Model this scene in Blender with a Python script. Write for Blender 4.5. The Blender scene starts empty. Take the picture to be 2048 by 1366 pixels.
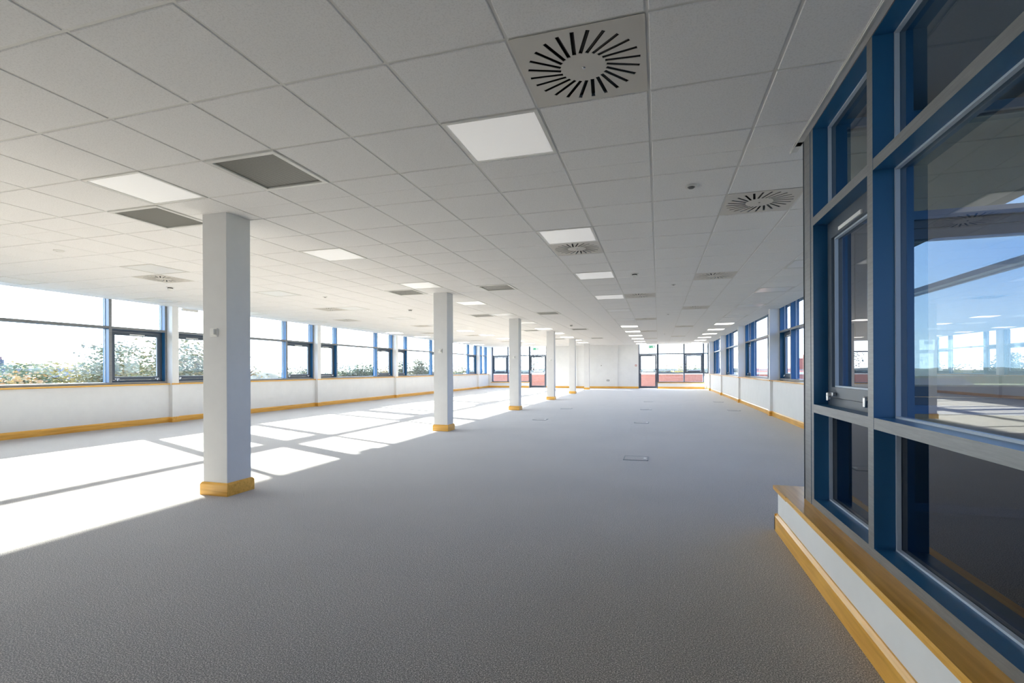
import bpy, bmesh, math, random
from mathutils import Vector, Matrix
random.seed(7)
PI = math.pi
sc = bpy.context.scene
C = sc.collection

# ------------------------------------------------------------------ camera
cam = bpy.data.objects.new('camera', bpy.data.cameras.new('camera'))
C.objects.link(cam)
cam.data.sensor_width = 36.0
cam.data.lens = 992.94 / 2048 * 36.0
cam.data.shift_y = (739.43 - 683.0) / 2048
cam.data.clip_start = 0.05
cam.data.clip_end = 4000
cam.matrix_world = (Matrix.Translation((0, 0, 1.1548)) @ Matrix.Rotation(0.2865, 4, 'Z')
                    @ Matrix.Rotation(PI / 2, 4, 'X') @ Matrix.Rotation(-0.0039, 4, 'Z'))
sc.camera = cam

# ------------------------------------------------------------------ colour management
sc.view_settings.view_transform = 'Standard'
sc.view_settings.look = 'None'
sc.view_settings.exposure = 0.55
sc.view_settings.gamma = 1.0
sc.view_settings.use_curve_mapping = False
sc.cycles.transparent_max_bounces = 32
sc.cycles.max_bounces = 12
sc.cycles.diffuse_bounces = 6
sc.cycles.sample_clamp_indirect = 8.0

# ------------------------------------------------------------------ sky: hazy white towards the sun, blue away from it
SUN_AZ = Vector((-0.919, 0.395, 0))
SUN_EL = math.radians(19.9)
w = bpy.data.worlds.new('sky')
sc.world = w
w.use_nodes = True
nt = w.node_tree
nt.nodes.clear()
N = nt.nodes.new
L = nt.links.new
out = N('ShaderNodeOutputWorld'); bg = N('ShaderNodeBackground')
tc = N('ShaderNodeTexCoord')
nrm = N('ShaderNodeVectorMath'); nrm.operation = 'NORMALIZE'
L(tc.outputs['Generated'], nrm.inputs[0])
dot = N('ShaderNodeVectorMath'); dot.operation = 'DOT_PRODUCT'
L(nrm.outputs[0], dot.inputs[0]); dot.inputs[1].default_value = SUN_AZ
sep = N('ShaderNodeSeparateXYZ'); L(nrm.outputs[0], sep.inputs[0])
elev = N('ShaderNodeValToRGB'); L(sep.outputs[2], elev.inputs[0])
elev.color_ramp.elements[0].position = 0.0; elev.color_ramp.elements[0].color = (1.35, 1.80, 2.45, 1)
elev.color_ramp.elements[1].position = 0.62; elev.color_ramp.elements[1].color = (0.26, 0.70, 2.0, 1)
e = elev.color_ramp.elements.new(0.16); e.color = (0.74, 1.24, 2.45, 1)
noise = N('ShaderNodeTexNoise'); noise.inputs['Scale'].default_value = 3.0; noise.inputs['Detail'].default_value = 6
mp = N('ShaderNodeMapping'); mp.inputs['Scale'].default_value = (1, 1, 5)
L(nrm.outputs[0], mp.inputs[0]); L(mp.outputs[0], noise.inputs['Vector'])
cl = N('ShaderNodeMapRange'); L(noise.outputs[0], cl.inputs[0])
cl.inputs[1].default_value = 0.56; cl.inputs[2].default_value = 0.78; cl.inputs[3].default_value = 0; cl.inputs[4].default_value = 0.55
cm = N('ShaderNodeMix'); cm.data_type = 'RGBA'
L(cl.outputs[0], cm.inputs[0]); L(elev.outputs[0], cm.inputs[6]); cm.inputs[7].default_value = (1.9, 2.1, 2.4, 1)
glow = N('ShaderNodeMapRange'); glow.interpolation_type = 'SMOOTHSTEP'
L(dot.outputs['Value'], glow.inputs[0])
glow.inputs[1].default_value = -0.15; glow.inputs[2].default_value = 0.85
hz = N('ShaderNodeMix'); hz.data_type = 'RGBA'
L(glow.outputs[0], hz.inputs[0]); L(cm.outputs[2], hz.inputs[6]); hz.inputs[7].default_value = (8.5, 9.0, 9.6, 1)
L(hz.outputs[2], bg.inputs[0]); bg.inputs[1].default_value = 1.0
L(bg.outputs[0], out.inputs[0])

# ------------------------------------------------------------------ sun
sl = bpy.data.lights.new('sun', 'SUN')
sl.energy = 31.0; sl.angle = math.radians(0.6); sl.color = (1.0, 0.935, 0.83)
so = bpy.data.objects.new('sun', sl); C.objects.link(so)
sd = Vector((SUN_AZ.x * math.cos(SUN_EL), SUN_AZ.y * math.cos(SUN_EL), math.sin(SUN_EL)))
so.rotation_euler = (-sd).to_track_quat('-Z', 'Y').to_euler()
so.location = (-30, 20, 15)

# ================================================================== materials
def mat(name, col, rough=0.6, metal=0.0, spec=0.5, emit=None, estr=0.0, coat=0.0):
    m = bpy.data.materials.new(name); m.use_nodes = True
    b = m.node_tree.nodes['Principled BSDF']
    b.inputs['Base Color'].default_value = (*col, 1)
    b.inputs['Roughness'].default_value = rough
    b.inputs['Metallic'].default_value = metal
    b.inputs['Specular IOR Level'].default_value = spec
    b.inputs['Coat Weight'].default_value = coat
    b.inputs['Coat Roughness'].default_value = 0.08
    if emit:
        b.inputs['Emission Color'].default_value = (*emit, 1)
        b.inputs['Emission Strength'].default_value = estr
    return m

def nodes(m):
    return m.node_tree.nodes, m.node_tree.links, m.node_tree.nodes['Principled BSDF']

def speckle(m, c0, c1, scale, lo=0.35, hi=0.65, detail=3, bump=0.0, stretch=(1, 1, 1), dist=0.002):
    ns, ls, b = nodes(m)
    t = ns.new('ShaderNodeTexCoord'); mpn = ns.new('ShaderNodeMapping')
    mpn.inputs['Scale'].default_value = stretch
    n = ns.new('ShaderNodeTexNoise'); n.inputs['Scale'].default_value = scale; n.inputs['Detail'].default_value = detail
    n.inputs['Roughness'].default_value = 0.7
    r = ns.new('ShaderNodeValToRGB')
    r.color_ramp.elements[0].position = lo; r.color_ramp.elements[0].color = (*c0, 1)
    r.color_ramp.elements[1].position = hi; r.color_ramp.elements[1].color = (*c1, 1)
    ls.new(t.outputs['Object'], mpn.inputs[0]); ls.new(mpn.outputs[0], n.inputs['Vector'])
    ls.new(n.outputs[0], r.inputs[0]); ls.new(r.outputs[0], b.inputs['Base Color'])
    if bump:
        bp = ns.new('ShaderNodeBump'); bp.inputs['Strength'].default_value = bump; bp.inputs['Distance'].default_value = dist
        ls.new(n.outputs[0], bp.inputs['Height']); ls.new(bp.outputs[0], b.inputs['Normal'])
    return m

def carpet_mat():
    m = mat('carpet', (0.2, 0.19, 0.18), 0.95, spec=0.2)
    ns, ls, b = nodes(m)
    t = ns.new('ShaderNodeTexCoord')
    def ramp(inp, c):
        r = ns.new('ShaderNodeValToRGB'); ls.new(inp, r.inputs[0])
        while len(r.color_ramp.elements) > 1: r.color_ramp.elements.remove(r.color_ramp.elements[0])
        r.color_ramp.elements[0].position = c[0][0]; r.color_ramp.elements[0].color = (*c[0][1], 1)
        for p, k in c[1:]:
            e = r.color_ramp.elements.new(p); e.color = (*k, 1)
        return r
    n1 = ns.new('ShaderNodeTexNoise'); n1.inputs['Scale'].default_value = 185; n1.inputs['Detail'].default_value = 4; n1.inputs['Roughness'].default_value = 0.85
    ls.new(t.outputs['Object'], n1.inputs['Vector'])
    r1 = ramp(n1.outputs[0], [(0.36, (0.032, 0.026, 0.023)), (0.46, (0.145, 0.127, 0.114)), (0.53, (0.32, 0.288, 0.264)), (0.61, (1.0, 0.915, 0.85))])
    n2 = ns.new('ShaderNodeTexNoise'); n2.inputs['Scale'].default_value = 0.9; n2.inputs['Detail'].default_value = 3
    ls.new(t.outputs['Object'], n2.inputs['Vector'])
    r2 = ramp(n2.outputs[0], [(0.3, (0.92, 0.92, 0.92)), (0.7, (1.06, 1.06, 1.06))])
    # carpet tile joints, very faint
    br = ns.new('ShaderNodeTexBrick'); br.offset = 0.0
    br.inputs['Scale'].default_value = 2.0; br.inputs['Mortar Size'].default_value = 0.003; br.inputs['Brick Width'].default_value = 1.0; br.inputs['Row Height'].default_value = 1.0
    br.inputs['Color1'].default_value = (1, 1, 1, 1); br.inputs['Color2'].default_value = (0.965, 0.965, 0.965, 1); br.inputs['Mortar'].default_value = (0.86, 0.86, 0.86, 1)
    ls.new(t.outputs['Object'], br.inputs['Vector'])
    m1 = ns.new('ShaderNodeMix'); m1.data_type = 'RGBA'; m1.blend_type = 'MULTIPLY'; m1.inputs[0].default_value = 1
    ls.new(r1.outputs[0], m1.inputs[6]); ls.new(r2.outputs[0], m1.inputs[7])
    m2 = ns.new('ShaderNodeMix'); m2.data_type = 'RGBA'; m2.blend_type = 'MULTIPLY'; m2.inputs[0].default_value = 1
    ls.new(m1.outputs[2], m2.inputs[6]); ls.new(br.outputs[0], m2.inputs[7])
    ls.new(m2.outputs[2], b.inputs['Base Color'])
    b.inputs['Sheen Weight'].default_value = 0.5; b.inputs['Sheen Roughness'].default_value = 0.5
    bp = ns.new('ShaderNodeBump'); bp.inputs['Strength'].default_value = 0.5; bp.inputs['Distance'].default_value = 0.003
    ls.new(n1.outputs[0], bp.inputs['Height']); ls.new(bp.outputs[0], b.inputs['Normal'])
    return m

def timber_mat(name, axis, dark=(0.68, 0.33, 0.045), light=(0.88, 0.49, 0.10)):
    m = mat(name, light, 0.30, spec=0.35, coat=0.08)
    ns, ls, b = nodes(m)
    t = ns.new('ShaderNodeTexCoord'); g = ns.new('ShaderNodeNewGeometry')
    mpn = ns.new('ShaderNodeMapping')
    mpn.inputs['Scale'].default_value = tuple(1.2 if i == axis else 22.0 for i in range(3))
    n = ns.new('ShaderNodeTexNoise'); n.inputs['Scale'].default_value = 1.6; n.inputs['Detail'].default_value = 5; n.inputs['Distortion'].default_value = 0.6
    r = ns.new('ShaderNodeValToRGB')
    r.color_ramp.elements[0].position = 0.28; r.color_ramp.elements[0].color = (*dark, 1)
    r.color_ramp.elements[1].position = 0.62; r.color_ramp.elements[1].color = (*light, 1)
    ls.new(g.outputs['Position'], mpn.inputs[0]); ls.new(mpn.outputs[0], n.inputs['Vector'])
    ls.new(n.outputs[0], r.inputs[0]); ls.new(r.outputs[0], b.inputs['Base Color'])
    return m

def glass_mat(name, ior, tint):
    m = bpy.data.materials.new(name); m.use_nodes = True
    ns, ls = m.node_tree.nodes, m.node_tree.links
    ns.clear()
    o = ns.new('ShaderNodeOutputMaterial'); mix = ns.new('ShaderNodeMixShader')
    tr = ns.new('ShaderNodeBsdfTransparent'); tr.inputs[0].default_value = (*tint, 1)
    gl = ns.new('ShaderNodeBsdfGlossy'); gl.inputs['Roughness'].default_value = 0.0
    fr = ns.new('ShaderNodeFresnel'); fr.inputs[0].default_value = ior
    ge = ns.new('ShaderNodeNewGeometry')
    inv = ns.new('ShaderNodeMath'); inv.operation = 'SUBTRACT'; inv.inputs[0].default_value = 1.0
    ml = ns.new('ShaderNodeMath'); ml.operation = 'MULTIPLY'
    ls.new(ge.outputs['Backfacing'], inv.inputs[1]); ls.new(fr.outputs[0], ml.inputs[0]); ls.new(inv.outputs[0], ml.inputs[1])
    ls.new(ml.outputs[0], mix.inputs[0]); ls.new(tr.outputs[0], mix.inputs[1]); ls.new(gl.outputs[0], mix.inputs[2])
    ls.new(mix.outputs[0], o.inputs[0])
    return m

def grille_mat():
    m = mat('perforated_metal', (0.42, 0.42, 0.38), 0.5)
    ns, ls, b = nodes(m)
    t = ns.new('ShaderNodeTexCoord'); v = ns.new('ShaderNodeTexVoronoi'); v.inputs['Scale'].default_value = 95; v.inputs['Randomness'].default_value = 0.0
    r = ns.new('ShaderNodeValToRGB'); r.color_ramp.elements[0].position = 0.38; r.color_ramp.elements[0].color = (0.008, 0.008, 0.008, 1)
    r.color_ramp.elements[1].position = 0.46; r.color_ramp.elements[1].color = (0.36, 0.355, 0.32, 1)
    mpn = ns.new('ShaderNodeMapping'); mpn.inputs['Scale'].default_value = (1, 1, 0.0)
    ls.new(t.outputs['Object'], mpn.inputs[0]); ls.new(mpn.outputs[0], v.inputs['Vector']); ls.new(v.outputs['Distance'], r.inputs[0]); ls.new(r.outputs[0], b.inputs['Base Color'])
    return m

M = {}
M['carpet'] = carpet_mat()
M['white'] = speckle(mat('white_paint', (0.80, 0.80, 0.79), 0.55), (0.79, 0.79, 0.785), (0.82, 0.82, 0.815), 3.0)
M['tile'] = speckle(mat('mineral_tile', (0.72, 0.715, 0.70), 0.85, spec=0.2), (0.80, 0.80, 0.805), (0.935, 0.935, 0.94), 120, 0.30, 0.52, 4, 0.35, dist=0.0015)
M['bar'] = mat('white_steel', (0.78, 0.78, 0.76), 0.4)
M['column_paint'] = speckle(mat('pale_grey_paint', (0.70, 0.70, 0.70), 0.55), (0.69, 0.69, 0.69), (0.72, 0.72, 0.72), 3.0)
M['wood_y'] = timber_mat('beech_along', 1)
M['wood_x'] = timber_mat('beech_across', 0)
M['wood_z'] = timber_mat('beech_upright', 2)
M['blue'] = mat('blue_grey_paint', (0.018, 0.125, 0.29), 0.30, spec=0.6)
M['alu'] = speckle(mat('anodised_aluminium', (0.22, 0.225, 0.23), 0.42, metal=0.35), (0.195, 0.20, 0.205), (0.245, 0.25, 0.255), 6, stretch=(1, 1, 14))
M['dark'] = mat('dark_grey_sash', (0.060, 0.080, 0.110), 0.38)
M['bead'] = mat('pale_gasket', (0.50, 0.58, 0.68), 0.35)
M['glass'] = glass_mat('clear_glass', 1.75, (0.93, 0.965, 0.97))
M['glass_cw'] = glass_mat('solar_glass', 2.1, (0.70, 0.735, 0.73))
M['glass_low'] = glass_mat('dark_tinted_glass', 2.3, (0.18, 0.20, 0.22))
M['chrome'] = mat('satin_chrome', (0.6, 0.61, 0.63), 0.25, metal=1.0)
M['plastic'] = mat('white_plastic', (0.82, 0.82, 0.80), 0.4)
M['grey_plastic'] = mat('grey_plastic', (0.12, 0.12, 0.125), 0.5)
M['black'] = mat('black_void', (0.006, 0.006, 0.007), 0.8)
M['plate'] = mat('diffuser_plate', (0.70, 0.675, 0.63), 0.45)
M['vane'] = mat('black_vane', (0.035, 0.036, 0.038), 0.5)
M['grille'] = grille_mat()
M['opal_on'] = mat('opal_lit', (0.85, 0.85, 0.83), 0.4, emit=(1.0, 0.95, 0.86), estr=5.0)
M['opal_dim'] = mat('opal_unlit_glow', (0.88, 0.88, 0.87), 0.3, emit=(1.0, 0.98, 0.95), estr=0.20)  # unlit panels: weak emission stands in for window light reflected in the opal
M['opal_off'] = mat('opal_unlit', (0.88, 0.89, 0.90), 0.3)
M['green'] = mat('sign_green', (0.0, 0.27, 0.13), 0.5, emit=(0.0, 0.3, 0.15), estr=0.4)
M['signwhite'] = mat('sign_white', (0.85, 0.9, 0.88), 0.5, emit=(0.85, 1, 0.95), estr=0.5)
M['red'] = mat('red_plastic', (0.45, 0.03, 0.03), 0.4)
M['roofdeck'] = mat('dark_roof_felt', (0.030, 0.036, 0.045), 0.8)
M['soffit'] = mat('blue_grey_soffit', (0.20, 0.28, 0.36), 0.6)
M['terrace'] = speckle(mat('paving', (0.42, 0.38, 0.33), 0.9), (0.36, 0.33, 0.29), (0.48, 0.44, 0.39), 4)
M['terracotta'] = speckle(mat('red_render', (0.50, 0.13, 0.07), 0.8), (0.36, 0.15, 0.11), (0.42, 0.19, 0.145), 8)
M['coping'] = mat('pale_coping', (0.72, 0.72, 0.70), 0.6)
M['rail'] = mat('grey_rail', (0.16, 0.18, 0.20), 0.4)
M['brick'] = speckle(mat('red_brick', (0.36, 0.14, 0.09), 0.85), (0.30, 0.11, 0.07), (0.42, 0.17, 0.11), 12)
M['roof'] = mat('slate_roof', (0.07, 0.08, 0.10), 0.7)
M['clad'] = mat('pale_cladding', (0.70, 0.72, 0.72), 0.6)
M['grass'] = speckle(mat('grass', (0.07, 0.07, 0.05), 0.95, spec=0.1), (0.060, 0.066, 0.045), (0.095, 0.090, 0.065), 0.03, detail=6)
M['stubble'] = speckle(mat('stubble_field', (0.20, 0.18, 0.12), 0.95, spec=0.1), (0.13, 0.15, 0.09), (0.27, 0.24, 0.17), 0.012, detail=7)
M['woodland'] = speckle(mat('woodland', (0.11, 0.13, 0.09), 0.95, spec=0.1), (0.06, 0.075, 0.065), (0.10, 0.11, 0.09), 0.4, detail=6)
M['bark'] = mat('bark', (0.10, 0.075, 0.055), 0.9)
def leafmat(n, a, b):  # foliage tones kept pale, outdoor haze is put into the leaf colour
    return speckle(mat(n, a, 0.8, spec=0.2), a, b, 1.2)
M['leaf_green'] = leafmat('leaf_green', (0.19, 0.25, 0.15), (0.29, 0.32, 0.22))
M['leaf_grey'] = leafmat('leaf_grey_green', (0.19, 0.215, 0.135), (0.30, 0.315, 0.20))
M['leaf_yellow'] = leafmat('leaf_yellow', (0.48, 0.39, 0.15), (0.38, 0.38, 0.21))
M['leaf_orange'] = leafmat('leaf_orange', (0.48, 0.34, 0.18), (0.40, 0.38, 0.22))

# ================================================================== helpers
class MB:
    def __init__(s): s.v = []; s.f = []; s.m = []
    def box(s, x0, x1, y0, y1, z0, z1, mi=0, front=None):
        """front = material index for the -y face"""
        b = len(s.v)
        s.v += [(x0, y0, z0), (x1, y0, z0), (x1, y1, z0), (x0, y1, z0), (x0, y0, z1), (x1, y0, z1), (x1, y1, z1), (x0, y1, z1)]
        for k, q in enumerate(((0, 3, 2, 1), (4, 5, 6, 7), (0, 1, 5, 4), (1, 2, 6, 5), (2, 3, 7, 6), (3, 0, 4, 7))):
            s.f.append(tuple(b + i for i in q)); s.m.append(front if (k == 2 and front is not None) else mi)
        return s
    def frustum(s, a0, b0, z0, a1, b1, z1, cx=0, cy=0, mi=0):
        b = len(s.v)
        s.v += [(cx - a0, cy - b0, z0), (cx + a0, cy - b0, z0), (cx + a0, cy + b0, z0), (cx - a0, cy + b0, z0),
                (cx - a1, cy - b1, z1), (cx + a1, cy - b1, z1), (cx + a1, cy + b1, z1), (cx - a1, cy + b1, z1)]
        for q in ((0, 3, 2, 1), (4, 5, 6, 7), (0, 1, 5, 4), (1, 2, 6, 5), (2, 3, 7, 6), (3, 0, 4, 7)):
            s.f.append(tuple(b + i for i in q)); s.m.append(mi)
        return s
    def prism(s, prof, axis, a0, a1, mi=0):
        """prof = list of (p, z); axis 0: prism along x with p = y; axis 1: along y with p = x"""
        b = len(s.v); n = len(prof)
        for a in (a0, a1):
            for p, z in prof: s.v.append((a, p, z) if axis == 0 else (p, a, z))
        for i in range(n):
            j = (i + 1) % n
            s.f.append((b + i, b + j, b + n + j, b + n + i)); s.m.append(mi)
        s.f.append(tuple(b + i for i in reversed(range(n)))); s.m.append(mi)
        s.f.append(tuple(b + n + i for i in range(n))); s.m.append(mi)
        return s
    def lathe(s, prof, seg=24, cx=0, cy=0, mi=0):
        b = len(s.v); n = len(prof)
        for k in range(seg):
            a = 2 * PI * k / seg
            for r, z in prof: s.v.append((cx + r * math.cos(a), cy + r * math.sin(a), z))
        for k in range(seg):
            k2 = (k + 1) % seg
            for i in range(n - 1):
                s.f.append((b + k * n + i, b + k2 * n + i, b + k2 * n + i + 1, b + k * n + i + 1)); s.m.append(mi)
        return s
    def tube(s, p, q, r0, r1, seg=6, mi=0):
        p = Vector(p); q = Vector(q); d = (q - p).normalized()
        u = d.orthogonal().normalized(); v = d.cross(u); b = len(s.v)
        for c, r in ((p, r0), (q, r1)):
            for k in range(seg):
                a = 2 * PI * k / seg; s.v.append(tuple(c + u * r * math.cos(a) + v * r * math.sin(a)))
        for k in range(seg):
            k2 = (k + 1) % seg
            s.f.append((b + k, b + k2, b + seg + k2, b + seg + k)); s.m.append(mi)
        s.f.append(tuple(b + i for i in reversed(range(seg)))); s.m.append(mi)
        s.f.append(tuple(b + seg + i for i in range(seg))); s.m.append(mi)
        return s
    def build(s, name, mats, parent=None, bevel=0.0, smooth=False):
        me = bpy.data.meshes.new(name); me.from_pydata(s.v, [], s.f); 
        if not isinstance(mats, (list, tuple)): mats = [mats]
        for m in mats: me.materials.append(m)
        me.polygons.foreach_set('material_index', s.m)
        bm = bmesh.new(); bm.from_mesh(me); bmesh.ops.recalc_face_normals(bm, faces=bm.faces[:]); bm.to_mesh(me); bm.free()
        if smooth: me.polygons.foreach_set('use_smooth', [True] * len(me.polygons))
        me.update()
        o = bpy.data.objects.new(name, me); C.objects.link(o)
        if parent: o.parent = parent
        if bevel:
            bv = o.modifiers.new('bevel', 'BEVEL'); bv.width = bevel; bv.segments = 2; bv.limit_method = 'ANGLE'
        return o

def tag(o, label=None, cat=None, group=None, kind=None):
    if label: o['label'] = label
    if cat: o['category'] = cat
    if group: o['group'] = group
    if kind: o['kind'] = kind
    return o

def empty(name, loc=(0, 0, 0), rz=0.0, parent=None):
    o = bpy.data.objects.new(name, None); C.objects.link(o)
    o.location = loc; o.rotation_euler = (0, 0, rz); o.empty_display_size = 0.2
    if parent: o.parent = parent
    return o

def copy_tree(o, parent=None):
    c = o.copy(); C.objects.link(c)
    if parent: c.parent = parent
    for ch in o.children: copy_tree(ch, c)
    return c

ORD = 'first second third fourth fifth sixth seventh eighth ninth tenth eleventh twelfth thirteenth'.split()

# ================================================================== dimensions
H = 2.618                      # ceiling height
GX, GY, P = -1.8416, 1.5093, 0.6   # ceiling grid
BAY = 4.981
YB = 30.6                      # far wall
XLW, XRW = -10.60, 2.68        # dado faces
YL0 = 8.565                    # a pilaster near face, left wall
YR0 = 13.434                   # a pilaster near face, right wall
XCW = 0.905                    # front face of the near glazed screen
YRET = 3.60                    # room-side face of the glazed return
YBACK = -3.0

# ================================================================== floor, ceiling
def poly_slab(name, outline, z0, z1, m):
    mb = MB(); n = len(outline)
    mb.v = [(x, y, z0) for x, y in outline] + [(x, y, z1) for x, y in outline]
    mb.f = [tuple(reversed(range(n))), tuple(range(n, 2 * n))] + [(i, (i + 1) % n, n + (i + 1) % n, n + i) for i in range(n)]
    mb.m = [0] * len(mb.f)
    return mb.build(name, m)
room = [(-10.9, YBACK), (0.99, YBACK), (0.99, 3.52), (2.93, 3.52), (2.93, 30.9), (-10.9, 30.9)]
tag(poly_slab('floor', room, -0.12, 0.0, M['carpet']), 'grey-brown flecked carpet floor of the whole office, sunlit along the columns', 'floor', kind='structure')
deck = [(-11.1, YBACK - 0.3), (3.3, YBACK - 0.3), (3.3, 31.2), (-11.1, 31.2)]
ceiling = tag(poly_slab('ceiling', deck, H + 0.16, H + 0.40, M['soffit']), 'suspended ceiling of square white mineral tiles over the whole office', 'ceiling', kind='structure')

lights, diffusers, grilles = [], [], []
for j in (2, 6, 10, 14, 18, 22, 26, 30, 34, 38, 42, 46): lights.append((1, j))
for j in (10, 14, 18, 22, 26, 30, 34, 38, 42, 46): lights.append((6, j))
for j in (2, 6, 10, 14, 18, 22, 26, 30, 34, 38, 42): lights.append((-4, j))
for j in (6, 10, 14, 18, 22, 26, 30, 34, 38, 42): lights.append((-9, j))
for j in (6, 10, 14, 18, 22, 26, 30, 34, 38, 42): lights.append((-14, j))
diffusers = [(2, 1), (4, 5), (1, 7), (4, 11), (2, 14), (4, 18), (2, 22), (4, 27), (2, 30), (4, 36), (2, 38), (2, 43),
             (-10, 7), (-10, 14), (-12, 18), (-10, 22), (-12, 27), (-10, 30), (-12, 36), (-10, 38)]
grilles = [(-2, 2), (-5, 3), (-2, 11), (-5, 11), (-2, 18), (-5, 18), (-2, 27), (-5, 27), (-2, 36), (-5, 36)]
occupied = set(lights) | set(diffusers) | set(grilles)

def inside(x, y):
    if not (-10.66 < x < 2.84 and YBACK < y < 30.62): return False
    return x < 0.86 or y > 3.62
mb = MB(); bars = MB()
g = 0.0085
for i in range(-15, 9):
    for j in range(-8, 50):
        if (i, j) in occupied: continue
        x0, x1 = GX + P * i + g, GX + P * (i + 1) - g
        y0, y1 = GY + P * j + g, GY + P * (j + 1) - g
        rects = []
        # clip to the L-shaped room
        for (a0, a1, b0, b1) in ((-10.655, 0.86, YBACK, 3.62), (-10.655, 2.84, 3.62, 30.62)):
            c0, c1, d0, d1 = max(x0, a0), min(x1, a1), max(y0, b0), min(y1, b1)
            if c1 - c0 > 0.01 and d1 - d0 > 0.004: rects.append((c0, c1, d0, d1))
        for r in rects:
            c0, c1, d0, d1 = r
            e = 0.003
            if c1 - c0 > 0.05 and d1 - d0 > 0.05:
                mb.frustum((c1 - c0) / 2 - e, (d1 - d0) / 2 - e, H, (c1 - c0) / 2, (d1 - d0) / 2, H + 0.004, (c0 + c1) / 2, (d0 + d1) / 2)
                mb.box(c0, c1, d0, d1, H + 0.004, H + 0.016)
            else:
                mb.box(c0, c1, d0, d1, H, H + 0.016)
mb.build('tile_field', M['tile'], ceiling)
for i in range(-14, 9):
    x = GX + P * i
    if x > 2.84: continue
    bars.box(x - 0.012, x + 0.012, YBACK if x < 0.86 else 3.62, 30.62, H + 0.0050, H + 0.010)
for j in range(-7, 50):
    y = GY + P * j
    if y > 30.62: continue
    bars.box(-10.655, 0.86 if y < 3.62 else 2.84, y - 0.012, y + 0.012, H + 0.0055, H + 0.0105)
bars.build('grid_bars', M['bar'], ceiling)

# ================================================================== ceiling fittings
def tile_loc(i, j): return (GX + P * (i + 0.5), GY + P * (j + 0.5), H)

def make_light(mat_d):
    r = empty('ceiling_light')
    f = MB(); a = 0.294; b = 0.272
    f.box(-a, a, -a, -b, -0.003, 0.02).box(-a, a, b, a, -0.003, 0.02).box(-a, -b, -b, b, -0.003, 0.02).box(b, a, -b, b, -0.003, 0.02)
    f.build('frame', M['bar'], r)
    d = MB(); d.frustum(0.262, 0.262, 0.000, 0.272, 0.272, 0.006); d.box(-b, b, -b, b, 0.006, 0.012)
    d.build('diffuser', mat_d, r)
    return r
protos = {}
rows = {1: 'centre aisle row', 6: 'row by the right windows', -4: 'row over the columns', -9: 'row left of the columns', -14: 'row by the left windows'}
byrow = {}
for i, j in lights: byrow.setdefault(i, []).append(j)
for i, js in byrow.items():
    for n, j in enumerate(js):
        if j >= 26: st = 'on'
        elif i in (1, -4) and j <= 14: st = 'dim'
        else: st = 'off'
        if st not in protos:
            o = protos[st] = make_light(M['opal_' + st])
        else: o = copy_tree(protos[st])
        o.location = tile_loc(i, j)
        look = {'on': 'brightly lit', 'dim': 'unlit, glow-brightened', 'off': 'unlit white'}[st]
        tag(o, f'{look} square ceiling light, {ORD[n]} along the {rows[i]}', 'light', 'square ceiling lights')

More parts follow.
